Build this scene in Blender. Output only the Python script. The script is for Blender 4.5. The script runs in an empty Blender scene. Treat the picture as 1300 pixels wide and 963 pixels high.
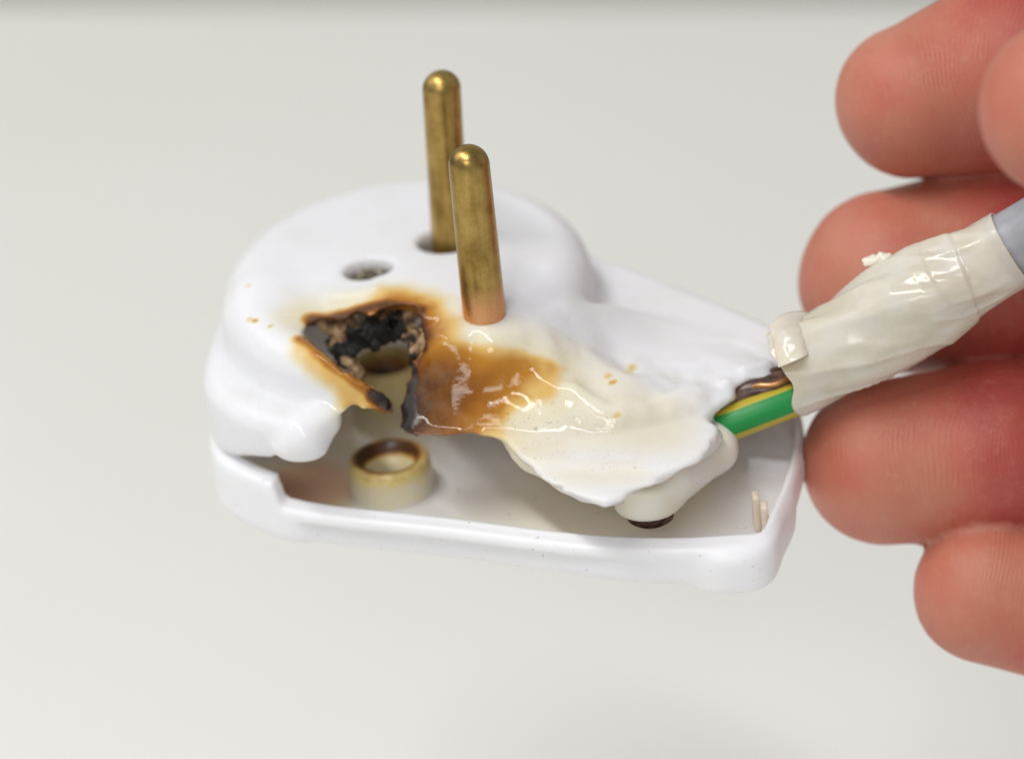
import bpy, math, numpy as np
from mathutils import Matrix, Vector
C = bpy.context.scene.collection
SC = bpy.context.scene
MM = 0.001
# ------------------------------------------------------------------ camera
# plug frame (mm): x right, y away from the camera, z along the pins, origin on the seam
# under the round face; the plug is held tilted 5 degrees to the left.
F_PX, DIST = 3611.0, 341.0
ELEV, ROLL = math.radians(28), math.radians(5)
RP = np.array([[math.cos(ROLL), 0, -math.sin(ROLL)], [0, 1, 0], [math.sin(ROLL), 0, math.cos(ROLL)]])
CR = np.array([1., 0, 0]); CF = np.array([0, math.cos(ELEV), -math.sin(ELEV)]); CU = np.cross(CR, CF)
CAM = np.array([11.739, -307.558, 164.852])
cd = bpy.data.cameras.new('camera'); cam = bpy.data.objects.new('camera', cd); C.objects.link(cam)
cd.lens = 100; cd.sensor_width = 36; cd.clip_start = 0.01; cd.clip_end = 20
cam.location = Vector(CAM * MM); cam.rotation_euler = (math.pi / 2 - ELEV, 0, 0)
cd.dof.use_dof = True; cd.dof.focus_distance = 0.321; cd.dof.aperture_fstop = 9.0
SC.camera = cam
# ------------------------------------------------------------------ light
w = bpy.data.worlds.new('World'); SC.world = w; w.use_nodes = True
w.node_tree.nodes['Background'].inputs[0].default_value = (0.92, 0.95, 1.0, 1)
w.node_tree.nodes['Background'].inputs[1].default_value = 0.48
SC.view_settings.view_transform = 'Standard'; SC.view_settings.look = 'None'
SC.view_settings.exposure = -0.05; SC.view_settings.gamma = 1.0


def area(name, loc, target, sx, sy, power, col):
    l = bpy.data.lights.new(name, 'AREA'); l.shape = 'RECTANGLE'; l.size = sx; l.size_y = sy
    l.energy = power; l.color = col
    o = bpy.data.objects.new(name, l); C.objects.link(o); o.location = loc
    o.rotation_euler = (Vector(target) - Vector(loc)).to_track_quat('-Z', 'Y').to_euler()
    return o


area('ceiling_tube', (-0.52, -0.32, 1.25), (0, 0, 0), 1.2, 0.10, 12.0, (1, 0.985, 0.96))
area('added_front_fill', (-0.30, -1.25, 0.85), (0, 0, 0), 0.7, 0.16, 3.6, (1, 0.985, 0.96))  # added fill light, brightens the tray interior from the front
area('window_light', (-1.2, 0.35, 0.9), (0, 0, 0), 0.9, 0.8, 3.0, (0.97, 0.98, 1.0))
SC.render.engine = 'CYCLES'
SC.cycles.use_denoising = True
SC.cycles.max_bounces = 14; SC.cycles.diffuse_bounces = 12


# ------------------------------------------------------------------ measuring helpers
def P(px, py, z):            # point of the plug frame at height z seen at a photo pixel
    d = RP.T @ (CR * (px - 650) / F_PX - CU * (py - 481) / F_PX + CF); c = RP.T @ CAM
    return c + (z - c[2]) / d[2] * d


def Q(px, py, depth):        # same, at a distance along the optical axis
    d = RP.T @ (CR * (px - 650) / F_PX - CU * (py - 481) / F_PX + CF); c = RP.T @ CAM
    return c + depth * d


def project(x, y, z):
    wx = RP[0, 0] * x + RP[0, 2] * z - CAM[0]; wy = y - CAM[1]; wz = RP[2, 0] * x + RP[2, 2] * z - CAM[2]
    d = wy * CF[1] + wz * CF[2]
    return 650 + F_PX * wx / d, 481 - F_PX * (wy * CU[1] + wz * CU[2]) / d, d


# ------------------------------------------------------------------ noise
_rng = np.random.default_rng(7)
_LAT = _rng.random((32, 32, 32), dtype=np.float32)


def vnoise(x, y, z):
    x, y, z = np.broadcast_arrays(x, y, z)
    xi, yi, zi = np.floor(x).astype(np.int32), np.floor(y).astype(np.int32), np.floor(z).astype(np.int32)
    fx, fy, fz = x - xi, y - yi, z - zi
    fx, fy, fz = [t * t * (3 - 2 * t) for t in (fx, fy, fz)]
    r = 0
    for a in (0, 1):
        for b in (0, 1):
            for c in (0, 1):
                r = r + _LAT[(xi + a) & 31, (yi + b) & 31, (zi + c) & 31] * (fx if a else 1 - fx) * (fy if b else 1 - fy) * (fz if c else 1 - fz)
    return r * 2 - 1


def fbm(x, y, z, s, octv=3):
    r, a = 0, 1.0
    for i in range(octv):
        r = r + a * vnoise(x * s + 13.1 * i, y * s + 5.7 * i, z * s + 9.3 * i); s *= 2.1; a *= .5
    return r


def sstep(a, b, x):
    t = np.clip((x - a) / (b - a), 0, 1); return t * t * (3 - 2 * t)


def smin(a, b, k):
    h = np.clip(0.5 + 0.5 * (b - a) / k, 0, 1); return b * (1 - h) + a * h - k * h * (1 - h)


def smax(a, b, k): return -smin(-a, -b, k)


def poly_sdf(px, py, poly):
    d = np.full(px.shape, 1e9, np.float32); ins = np.zeros(px.shape, bool); n = len(poly)
    for i in range(n):
        ax, ay = poly[i]; bx, by = poly[(i + 1) % n]
        ex, ey = bx - ax, by - ay
        wx, wy = px - ax, py - ay
        t = np.clip((wx * ex + wy * ey) / (ex * ex + ey * ey + 1e-9), 0, 1)
        d = np.minimum(d, (wx - ex * t) ** 2 + (wy - ey * t) ** 2)
        if ay != by:
            c = (ay > py) != (by > py)
            ins ^= c & (px < ex * (py - ay) / ey + ax)
    d = np.sqrt(d); return np.where(ins, -d, d)


def spline(pts, n, closed=False):
    """Catmull-Rom through pts, n samples a span."""
    pts = np.array(pts, float); m = len(pts); out = []
    for i in range(m if closed else m - 1):
        if closed: p0, p1, p2, p3 = pts[(i - 1) % m], pts[i], pts[(i + 1) % m], pts[(i + 2) % m]
        else: p0, p1, p2, p3 = pts[max(i - 1, 0)], pts[i], pts[i + 1], pts[min(i + 2, m - 1)]
        for k in range(n):
            t = k / n
            out.append(.5 * (2 * p1 + (p2 - p0) * t + (2 * p0 - 5 * p1 + 4 * p2 - p3) * t * t + (3 * p1 - p0 - 3 * p2 + p3) * t ** 3))
    if not closed: out.append(pts[-1])
    return np.array(out)


def capsule(x, y, z, a, b, ra, rb):
    a = np.asarray(a, float); b = np.asarray(b, float); e = b - a
    t = np.clip(((x - a[0]) * e[0] + (y - a[1]) * e[1] + (z - a[2]) * e[2]) / (e @ e), 0, 1)
    return np.sqrt((x - a[0] - e[0] * t) ** 2 + (y - a[1] - e[1] * t) ** 2 + (z - a[2] - e[2] * t) ** 2) - (ra + (rb - ra) * t)


def ellipsoid(x, y, z, c, r):
    k0 = np.sqrt(((x - c[0]) / r[0]) ** 2 + ((y - c[1]) / r[1]) ** 2 + ((z - c[2]) / r[2]) ** 2)
    return (k0 - 1) * min(r)


# ------------------------------------------------------------------ meshing
def grid(lo, hi, h):
    ax = [np.arange(lo[i], hi[i] + h, h, dtype=np.float32) for i in range(3)]
    return ax[0][:, None, None], ax[1][None, :, None], ax[2][None, None, :]


def surface_nets(f, lo, h):
    s = f < 0
    nx, ny, nz = f.shape
    corners = [(i, j, k) for i in (0, 1) for j in (0, 1) for k in (0, 1)]
    cnt = np.zeros((nx - 1, ny - 1, nz - 1), np.int8)
    for (i, j, k) in corners: cnt += s[i:nx - 1 + i, j:ny - 1 + j, k:nz - 1 + k]
    act = np.argwhere((cnt > 0) & (cnt < 8))
    idx = np.full(cnt.shape, -1, np.int32); idx[tuple(act.T)] = np.arange(len(act))
    pos = np.zeros((len(act), 3)); num = np.zeros(len(act))
    val = {c: f[act[:, 0] + c[0], act[:, 1] + c[1], act[:, 2] + c[2]] for c in corners}
    for a in corners:
        for ax in range(3):
            if a[ax]: continue
            b = list(a); b[ax] = 1; b = tuple(b)
            va, vb = val[a], val[b]; m = (va < 0) != (vb < 0)
            t = np.where(m, va / np.where(m, va - vb, 1), 0)
            p = np.zeros((len(act), 3)); p[:] = a; p[:, ax] = t
            pos[m] += p[m]; num[m] += 1
    v = (act + pos / num[:, None]) * h + np.array(lo)
    faces = []
    for ax in range(3):
        sl0 = [slice(None)] * 3; sl1 = [slice(None)] * 3
        sl0[ax] = slice(0, -1); sl1[ax] = slice(1, None)
        A, B = s[tuple(sl0)], s[tuple(sl1)]
        e = np.argwhere(A != B); u, w_ = (ax + 1) % 3, (ax + 2) % 3
        ok = (e[:, u] > 0) & (e[:, w_] > 0) & (e[:, u] < f.shape[u] - 1) & (e[:, w_] < f.shape[w_] - 1)
        e = e[ok]; fl = A[tuple(e.T)]
        q = []
        for du, dw in ((-1, -1), (0, -1), (0, 0), (-1, 0)):
            t = e.copy(); t[:, u] += du; t[:, w_] += dw; q.append(idx[tuple(t.T)])
        q = np.array(q).T; q[~fl] = q[~fl][:, ::-1]
        faces.append(q)
    return v, np.concatenate(faces)


def relax(v, q, n, lam=.5):
    e = np.concatenate([q[:, [0, 1]], q[:, [1, 2]], q[:, [2, 3]], q[:, [3, 0]]])
    for _ in range(n):
        acc = np.zeros_like(v); c = np.zeros(len(v))
        for k in range(3):
            acc[:, k] = np.bincount(e[:, 0], v[e[:, 1], k], len(v)) + np.bincount(e[:, 1], v[e[:, 0], k], len(v))
        c = np.bincount(e[:, 0], minlength=len(v)) + np.bincount(e[:, 1], minlength=len(v))
        v = v + lam * (acc / np.maximum(c, 1)[:, None] - v)
    return v


ROOTM = Matrix([[RP[i, j] for j in range(3)] for i in range(3)]).to_4x4()


def build(name, v, faces, m, parent=None, attrs=None, smooth=True, world=False):
    """v in mm of the plug frame; the parent Empty carries the plug's tilt."""
    me = bpy.data.meshes.new(name)
    v = np.asarray(v, np.float64) * MM
    faces = np.asarray(faces) if not isinstance(faces, list) else faces
    if isinstance(faces, np.ndarray):
        nf, k = faces.shape
        me.vertices.add(len(v)); me.vertices.foreach_set('co', v.astype(np.float32).ravel())
        me.loops.add(nf * k); me.loops.foreach_set('vertex_index', faces.astype(np.int32).ravel())
        me.polygons.add(nf); me.polygons.foreach_set('loop_start', np.arange(0, nf * k, k, dtype=np.int32))
        me.update(calc_edges=True)
    else:
        me.from_pydata(v.tolist(), [], faces)
    me.validate()
    if attrs:
        for an, av in attrs.items():
            at = me.attributes.new(an, 'FLOAT', 'POINT'); at.data.foreach_set('value', np.asarray(av, np.float32))
    if smooth: me.polygons.foreach_set('use_smooth', np.ones(len(me.polygons), bool))
    me.materials.append(m)
    o = bpy.data.objects.new(name, me); C.objects.link(o)
    if parent is not None:
        o.parent = parent
        if parent.type == 'EMPTY' and parent.parent is None:
            o.location = tuple(-parent['base'][i] * MM for i in range(3))
    elif not world: o.matrix_world = ROOTM
    return o


def thing(name, label, cat, base):
    o = bpy.data.objects.new(name, None); C.objects.link(o); o.empty_display_size = 0.005
    o.matrix_world = ROOTM @ Matrix.Translation(Vector(base) * MM)
    o['base'] = [float(t) for t in base]; o['label'] = label; o['category'] = cat
    return o


def lathe(prof, n, c=(0, 0, 0)):
    """prof: (r, z) pairs, closed on the axis when r == 0."""
    v, f, rows = [], [], []
    for r, z in prof:
        if r == 0: rows.append([len(v)]); v.append((c[0], c[1], c[2] + z))
        else:
            rows.append(list(range(len(v), len(v) + n)))
            v += [(c[0] + r * math.cos(2 * math.pi * k / n), c[1] + r * math.sin(2 * math.pi * k / n), c[2] + z) for k in range(n)]
    for a, b in zip(rows, rows[1:]):
        for k in range(n):
            k2 = (k + 1) % n
            if len(a) == 1 and len(b) == 1: continue
            if len(a) == 1: f.append((a[0], b[k2], b[k]))
            elif len(b) == 1: f.append((a[k], a[k2], b[0]))
            else: f.append((a[k], a[k2], b[k2], b[k]))
    return np.array(v), f


def frames(path):
    path = np.asarray(path); t = np.gradient(path, axis=0); t /= np.linalg.norm(t, axis=1)[:, None]
    up = np.array([0, 0, 1.]); s = np.cross(t, up); s /= np.linalg.norm(s, axis=1)[:, None]
    return t, s, np.cross(s, t)


def tube(path, rad, n=32, caps=True):
    """rad: scalar or function(i_fraction, angle array) -> radius"""
    path = np.asarray(path); t, s, u = frames(path); m = len(path)
    th = np.linspace(0, 2 * math.pi, n, endpoint=False); v = []
    for i in range(m):
        r = rad(i / (m - 1), th) if callable(rad) else np.full(n, rad)
        v.append(path[i] + r[:, None] * (np.cos(th)[:, None] * s[i] + np.sin(th)[:, None] * u[i]))
    v = np.concatenate(v); f = [(i * n + k, i * n + (k + 1) % n, (i + 1) * n + (k + 1) % n, (i + 1) * n + k) for i in range(m - 1) for k in range(n)]
    if caps: f += [tuple(range(n - 1, -1, -1)), tuple((m - 1) * n + k for k in range(n))]
    return v, f


# ------------------------------------------------------------------ materials
def mat(name, col=(.8, .8, .8), rough=.4, metal=0., sss=0., srad=(1, .6, .4), sscale=.001, coat=0., spec=.5):
    m = bpy.data.materials.new(name); m.use_nodes = True; b = m.node_tree.nodes['Principled BSDF']
    b.inputs['Base Color'].default_value = (*col, 1); b.inputs['Roughness'].default_value = rough
    b.inputs['Metallic'].default_value = metal; b.inputs['Subsurface Weight'].default_value = sss
    b.inputs['Subsurface Radius'].default_value = srad; b.inputs['Subsurface Scale'].default_value = sscale
    b.inputs['Coat Weight'].default_value = coat; b.inputs['Specular IOR Level'].default_value = spec
    return m, m.node_tree, b


def node(nt, typ, **kw):
    n = nt.nodes.new(typ)
    for k, v in kw.items():
        if k.startswith('i_'): n.inputs[k[2:].replace('_', ' ')].default_value = v
        else: setattr(n, k, v)
    return n


def ramp(nt, src, stops, interp='LINEAR'):
    r = nt.nodes.new('ShaderNodeValToRGB'); e = r.color_ramp.elements; r.color_ramp.interpolation = interp
    while len(e) < len(stops): e.new(.5)
    for k, (p, c) in enumerate(stops):
        e[k].position = p; e[k].color = (*c, 1) if len(c) == 3 else c
    nt.links.new(src, r.inputs[0]); return r


def objcoord(nt, scale):
    t = nt.nodes.new('ShaderNodeTexCoord'); m = nt.nodes.new('ShaderNodeMapping')
    m.inputs['Scale'].default_value = (scale,) * 3 if not isinstance(scale, tuple) else scale
    nt.links.new(t.outputs['Object'], m.inputs[0]); return m.outputs[0]


def bump(nt, b, h, strength, dist):
    n = nt.nodes.new('ShaderNodeBump'); n.inputs['Strength'].default_value = strength; n.inputs['Distance'].default_value = dist
    nt.links.new(h, n.inputs['Height']); nt.links.new(n.outputs[0], b.inputs['Normal']); return n


def mathn(nt, op, a, b=None, clamp=False):
    n = nt.nodes.new('ShaderNodeMath'); n.operation = op; n.use_clamp = clamp
    for k, x in enumerate((a, b)):
        if x is None: continue
        if isinstance(x, (int, float)): n.inputs[k].default_value = x
        else: nt.links.new(x, n.inputs[k])
    return n.outputs[0]


def attr(nt, name):
    n = nt.nodes.new('ShaderNodeAttribute'); n.attribute_name = name; return n.outputs['Fac']


def noise(nt, vec, scale, detail=4, rough=.5):
    n = nt.nodes.new('ShaderNodeTexNoise'); n.inputs['Scale'].default_value = scale; n.inputs['Detail'].default_value = detail
    n.inputs['Roughness'].default_value = rough; nt.links.new(vec, n.inputs['Vector']); return n.outputs['Fac']


def mix(nt, fac, a, b):
    n = nt.nodes.new('ShaderNodeMix'); n.data_type = 'RGBA'
    for s, x in ((0, fac), (6, a), (7, b)):
        if isinstance(x, tuple): n.inputs[s].default_value = (*x, 1)
        elif isinstance(x, (int, float)): n.inputs[s].default_value = x
        else: nt.links.new(x, n.inputs[s])
    return n.outputs[2]


# white plastic that yellows, browns and chars with the attribute "burn"; "soot" = peppered specks; "gloss" = remelted skin
M_BURN, nt, b = mat('melted_white_plastic', rough=.35, sss=.65, srad=(1, .86, .72), sscale=.0040, spec=.30)
vec = objcoord(nt, 1000.0)
n1 = noise(nt, vec, .45, 4); n2 = noise(nt, vec, 2.2, 3)
bn = mathn(nt, 'ADD', attr(nt, 'burn'), mathn(nt, 'MULTIPLY', mathn(nt, 'SUBTRACT', n1, .5), mathn(nt, 'MULTIPLY', attr(nt, 'burn'), .18)), True)
rp = ramp(nt, bn, [(0, (.79, .785, .805)), (.10, (.79, .78, .77)), (.24, (.76, .69, .51)), (.40, (.70, .46, .15)), (.53, (.46, .195, .022)), (.68, (.25, .085, .009)), (.80, (.10, .034, .009)), (.93, (.018, .012, .012))])
spk = ramp(nt, noise(nt, vec, 3.6, 3, .65), [(.60, (0, 0, 0)), (.70, (1, 1, 1))]).outputs[0]
sp = mathn(nt, 'MULTIPLY', mathn(nt, 'MULTIPLY', spk, attr(nt, 'soot'), True), ramp(nt, noise(nt, vec, .6, 2), [(.42, (0, 0, 0)), (.6, (1, 1, 1))]).outputs[0], True)
smg = mathn(nt, 'MULTIPLY', ramp(nt, noise(nt, vec, .16, 5, .65), [(.50, (0,) * 3), (.72, (1,) * 3)]).outputs[0], .16)
nt.links.new(ramp(nt, bn, [(0, (.65,) * 3), (.3, (.45,) * 3), (.6, (.06,) * 3), (.7, (0,) * 3)]).outputs[0], b.inputs['Subsurface Weight'])
col = mix(nt, sp, mix(nt, smg, rp.outputs[0], (.60, .52, .40)), (.20, .115, .05))
nt.links.new(col, b.inputs['Base Color'])
rg = ramp(nt, attr(nt, 'gloss'), [(0, (.42,) * 3), (1, (.06,) * 3)])
nt.links.new(mathn(nt, 'ADD', rg.outputs[0], mathn(nt, 'MULTIPLY', ramp(nt, bn, [(.84, (0,) * 3), (.95, (1,) * 3)]).outputs[0], .45)), b.inputs['Roughness'])
bump(nt, b, mathn(nt, 'ADD', n2, mathn(nt, 'MULTIPLY', n1, 2.0)), .05, .0004)

M_WHITE, nt, b = mat('white_plastic', (.78, .77, .81), .38, sss=.6, srad=(1, .88, .76), sscale=.0035)
vec = objcoord(nt, 1000.0)
n1 = noise(nt, vec, .18, 4)
base = ramp(nt, n1, [(.3, (.84, .83, .845)), (.7, (.865, .86, .875))]).outputs[0]
stain = ramp(nt, mathn(nt, 'ADD', attr(nt, 'stain'), mathn(nt, 'MULTIPLY', mathn(nt, 'SUBTRACT', n1, .5), mathn(nt, 'MULTIPLY', attr(nt, 'stain'), .3))), [(0, (1, 1, 1)), (.35, (1, .95, .84)), (.7, (.90, .70, .50)), (1, (.74, .50, .32))])
mm = nt.nodes.new('ShaderNodeMix'); mm.data_type = 'RGBA'; mm.blend_type = 'MULTIPLY'; mm.inputs[0].default_value = 1
nt.links.new(base, mm.inputs[6]); nt.links.new(stain.outputs[0], mm.inputs[7])
spk = ramp(nt, noise(nt, vec, 1.5, 2, .6), [(.70, (0, 0, 0)), (.74, (1, 1, 1))]).outputs[0]
nt.links.new(mix(nt, mathn(nt, 'MULTIPLY', spk, .55), mm.outputs[2], (.25, .19, .15)), b.inputs['Base Color'])
bump(nt, b, noise(nt, vec, 3.0, 2), .04, .0003)

M_BOSS, nt, b = mat('scorched_cream_plastic', rough=.3, sss=.2, sscale=.001)
vec = objcoord(nt, 1000.0)
bn = mathn(nt, 'ADD', attr(nt, 'burn'), mathn(nt, 'MULTIPLY', mathn(nt, 'SUBTRACT', noise(nt, vec, .8, 4), .5), .35), True)
nt.links.new(ramp(nt, bn, [(.03, (.78, .74, .62)), (.35, (.80, .64, .25)), (.6, (.46, .21, .05)), (.9, (.09, .035, .012))]).outputs[0], b.inputs['Base Color'])

M_CREAM, nt, b = mat('cream_plastic', (.76, .71, .58), .35, sss=.2, sscale=.001)
vec = objcoord(nt, 1000.0)
nt.links.new(ramp(nt, noise(nt, vec, .3, 4), [(.35, (.84, .77, .60)), (.65, (.84, .81, .74))]).outputs[0], b.inputs['Base Color'])

M_CHAR, nt, b = mat('char', (.012, .011, .01), .75)
vec = objcoord(nt, 1000.0)
n1 = noise(nt, vec, 1.3, 6, .65)
cc = ramp(nt, mathn(nt, 'ADD', attr(nt, 'tan'), mathn(nt, 'MULTIPLY', mathn(nt, 'SUBTRACT', n1, .5), .9), True), [(.30, (.006, .0055, .005)), (.45, (.05, .036, .025)), (.62, (.24, .13, .06)), (.9, (.52, .36, .20))])
nt.links.new(cc.outputs[0], b.inputs['Base Color'])
nt.links.new(ramp(nt, noise(nt, vec, 2.5, 2), [(.4, (.3,) * 3), (.6, (.85,) * 3)]).outputs[0], b.inputs['Roughness'])
bump(nt, b, noise(nt, vec, 4.0, 5, .7), .6, .0003)

M_BRASS, nt, b = mat('tarnished_brass', (.45, .30, .10), .3, metal=1.0)
vec = objcoord(nt, 1000.0)
vs = objcoord(nt, (900., 900., 90.))
n1 = noise(nt, vec, .35, 5, .6); n2 = noise(nt, vs, 1.0, 3); n3 = noise(nt, vec, 5., 3)
cb = ramp(nt, mathn(nt, 'ADD', mathn(nt, 'MULTIPLY', n1, .6), mathn(nt, 'MULTIPLY', n2, .4)), [(.35, (.22, .135, .035)), (.5, (.38, .25, .075)), (.65, (.52, .36, .12))]).outputs[0]  # tarnish, its lengthwise streaks deepened in place of dark reflections
cb = mix(nt, attr(nt, 'anneal'), cb, (.70, .34, .17))
nt.links.new(mix(nt, mathn(nt, 'MULTIPLY', ramp(nt, n3, [(.60, (0,) * 3), (.72, (1,) * 3)]).outputs[0], .45), cb, (.16, .10, .04)), b.inputs['Base Color'])
nt.links.new(ramp(nt, n1, [(.3, (.24,) * 3), (.7, (.40,) * 3)]).outputs[0], b.inputs['Roughness'])
bump(nt, b, mathn(nt, 'ADD', mathn(nt, 'MULTIPLY', n2, 2.), mathn(nt, 'MULTIPLY', n3, .5)), .12, .0002)

M_SCRAP, nt, b = mat('burnt_contact_metal', (.5, .45, .34), .45, metal=.35)
nt.links.new(ramp(nt, noise(nt, objcoord(nt, 1000.), 2.2, 5, .7), [(.40, (.05, .045, .04)), (.52, (.30, .26, .19)), (.66, (.72, .64, .46))]).outputs[0], b.inputs['Base Color'])

M_DARK, nt, b = mat('dark_screw_metal', (.06, .04, .03), .5, metal=.7)
nt.links.new(ramp(nt, noise(nt, objcoord(nt, 1000.), 1.5, 4), [(.4, (.03, .018, .012)), (.65, (.16, .08, .05))]).outputs[0], b.inputs['Base Color'])

M_WIRE, nt, b = mat('green_yellow_insulation', rough=.42)
a = attr(nt, 'stripe')
nt.links.new(ramp(nt, a, [(.30, (.004, .25, .045)), (.34, (.50, .40, .035))], 'LINEAR').outputs[0], b.inputs['Base Color'])
M_BROWN, nt, b = mat('brown_insulation', (.06, .032, .022), .3)
nt.links.new(ramp(nt, noise(nt, objcoord(nt, 1000.), .7, 3), [(.4, (.055, .024, .014)), (.65, (.17, .09, .06))]).outputs[0], b.inputs['Base Color'])
M_GREY, nt, b = mat('grey_pvc_sheath', (.36, .37, .39), .32)
nt.links.new(ramp(nt, noise(nt, objcoord(nt, 1000.), .3, 3), [(.4, (.33, .34, .36)), (.6, (.40, .41, .43))]).outputs[0], b.inputs['Base Color'])
M_TAPE, nt, b = mat('white_tape', (.80, .77, .70), .2, sss=.45, srad=(1, .85, .65), sscale=.0018)
vec = objcoord(nt, 1000.)
t1 = noise(nt, vec, .22, 4)
nt.links.new(mix(nt, attr(nt, 'stain'), ramp(nt, t1, [(.35, (.67, .585, .45)), (.62, (.75, .685, .575))]).outputs[0], (.66, .50, .24)), b.inputs['Base Color'])
bump(nt, b, noise(nt, vec, .5, 2), .06, .0005)

M_SKIN, nt, b = mat('skin', rough=.42, sss=.35, srad=(1, .32, .16), sscale=.0030, spec=.42)
vec = objcoord(nt, 1000.)
n1 = noise(nt, vec, .10, 4, .6); n2 = noise(nt, vec, .9, 4, .6)
red = mathn(nt, 'ADD', attr(nt, 'red'), mathn(nt, 'MULTIPLY', mathn(nt, 'SUBTRACT', n1, .5), .9), True)
sk = ramp(nt, red, [(.1, (.53, .215, .14)), (.5, (.50, .135, .088)), (.9, (.40, .068, .05))]).outputs[0]
sk = mix(nt, mathn(nt, 'MULTIPLY', ramp(nt, n2, [(.55, (0,) * 3), (.75, (1,) * 3)]).outputs[0], .22), sk, (.60, .33, .22))
nt.links.new(sk, b.inputs['Base Color'])
rid = mathn(nt, 'SINE', mathn(nt, 'MULTIPLY', attr(nt, 'ridge'), 2 * math.pi / .52))
hgt = mathn(nt, 'ADD', mathn(nt, 'MULTIPLY', rid, mathn(nt, 'MULTIPLY', ramp(nt, noise(nt, vec, .35, 2), [(.42, (.0,) * 3), (.68, (1,) * 3)]).outputs[0], .45)), mathn(nt, 'MULTIPLY', noise(nt, vec, 2.2, 6, .7), 2.2))
bump(nt, b, hgt, .30, .00018)

M_TABLE, nt, b = mat('white_table', (.72, .715, .69), .45)
nt.links.new(ramp(nt, noise(nt, objcoord(nt, 1.), 3.0, 3), [(.3, (.79, .785, .735)), (.7, (.85, .85, .81))]).outputs[0], b.inputs['Base Color'])
M_WALL, nt, b = mat('olive_wall', (.30, .29, .22), .8)
nt.links.new(ramp(nt, noise(nt, objcoord(nt, 1.), 4.0, 3), [(.3, (.50, .48, .42)), (.7, (.56, .54, .48))]).outputs[0], b.inputs['Base Color'])

# ------------------------------------------------------------------ setting
TZ = -110.0
# table top: a bevelled slab
def slab(name, x0, x1, y0, y1, z0, z1, m, bev=3.):
    v, f = [], []
    for z, i in ((z0, 0), (z1 - bev, 0), (z1 - .3 * bev, .3 * bev), (z1, bev)):
        v += [(x0 + i, y0 + i, z), (x1 - i, y0 + i, z), (x1 - i, y1 - i, z), (x0 + i, y1 - i, z)]
    for r in range(3):
        for k in range(4): f.append((4 * r + k, 4 * r + (k + 1) % 4, 4 * r + 4 + (k + 1) % 4, 4 * r + 4 + k))
    f += [(3, 2, 1, 0), (12, 13, 14, 15)]
    o = build(name, v, f, m, smooth=False, world=True); o['kind'] = 'structure'; return o
slab('table_top', -900, 1000, -700, 434, TZ - 30, TZ, M_TABLE)
slab('back_wall', -1500, 1500, 700, 760, -900, 700, M_WALL)
slab('floor', -1500, 1500, -1500, 700, -960, -900, M_WALL)

# ------------------------------------------------------------------ the plug
plug = thing('power_plug', 'white two pin power plug with a burnt, melted hole in its side', 'plug', (0, 0, 0))

# --- upper housing, one continuous melted shell
H = .34
LO, HI = (-29., -45., -1.5), (50., 31., 20.5)
X, Y, Z = grid(LO, HI, H)
base_pts = [(-24.9, -4), (-23.6, -11), (-19.6, -17.5), (-12.5, -22.5), (3, -26.5), (16, -31.5), (27, -34.5), (37, -33.5), (42.5, -27), (45, -18), (45.6, -10), (44.2, -4.5), (37.5, 3.2), (28.5, 12.6), (22, 18.4), (14, 25), (4, 28), (-8, 27), (-18, 20), (-23.6, 9)]
BASE = spline(base_pts, 3, True)
x2, y2 = np.broadcast_arrays(X[:, :, 0], Y[:, :, 0])
base2 = poly_sdf(x2, y2, BASE)[:, :, None]


def extr(d2, z, z0, z1, r):       # rounded extrusion
    a = d2 + r; c = np.maximum(z - (z1 - r), (z0 + r) - z)
    return np.minimum(np.maximum(a, c), 0) + np.sqrt(np.maximum(a, 0) ** 2 + np.maximum(c, 0) ** 2) - r


def gauss(cx, cy, r): return np.exp(-((X - cx) ** 2 + (Y - cy) ** 2) / (r * r))


dent = 2.6 * gauss(-9.5, -9.5, 6.0) + .9 * gauss(-15.5, -4, 4.0) + 1.0 * gauss(2, -16.5, 5) + .9 * gauss(12, -20, 6)
Zd = Z + dent - .7 * np.clip(1 - (x2 ** 2 + (y2 - 6) ** 2) / 480, 0, 1)[:, :, None]
dome2 = np.sqrt(((x2 - .2) / 22.3) ** 2 + ((y2 - 3.0) / 24.6) ** 2)
dome2 = ((dome2 - 1) * 22.2)[:, :, None]
taper = (Z - 17) * .03
ftop = 8.6 - 0.9 * sstep(18, 44, X)                      # the tail sinks towards the cable
def solid(off):
    fl = extr(base2 + off, Z * (8.6 / ftop), -8, 8.6 - off, max(2.2 - off, .3))
    dm = extr(dome2 + off + taper, Zd, -6, 17 - off, max(4.6 - off, .5))
    return smin(fl, dm, 2.6)
outer = solid(0.)
# lobes that ran down on the left of the hole
L1 = P(372, 470, 9.5); L2 = P(398, 505, 6.0)
lob = smin(capsule(X, Y, Z, P(345, 405, 12.5) + np.array([0, 1.8, -1.2]), P(398, 495, 7.4) + np.array([0, .5, 0]), 5.6, 4.9), ellipsoid(X, Y, Z, P(392, 545, 2.3) + np.array([0, 1.2, 0]), (3.7, 3.2, 3.4)), 1.2)
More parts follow.
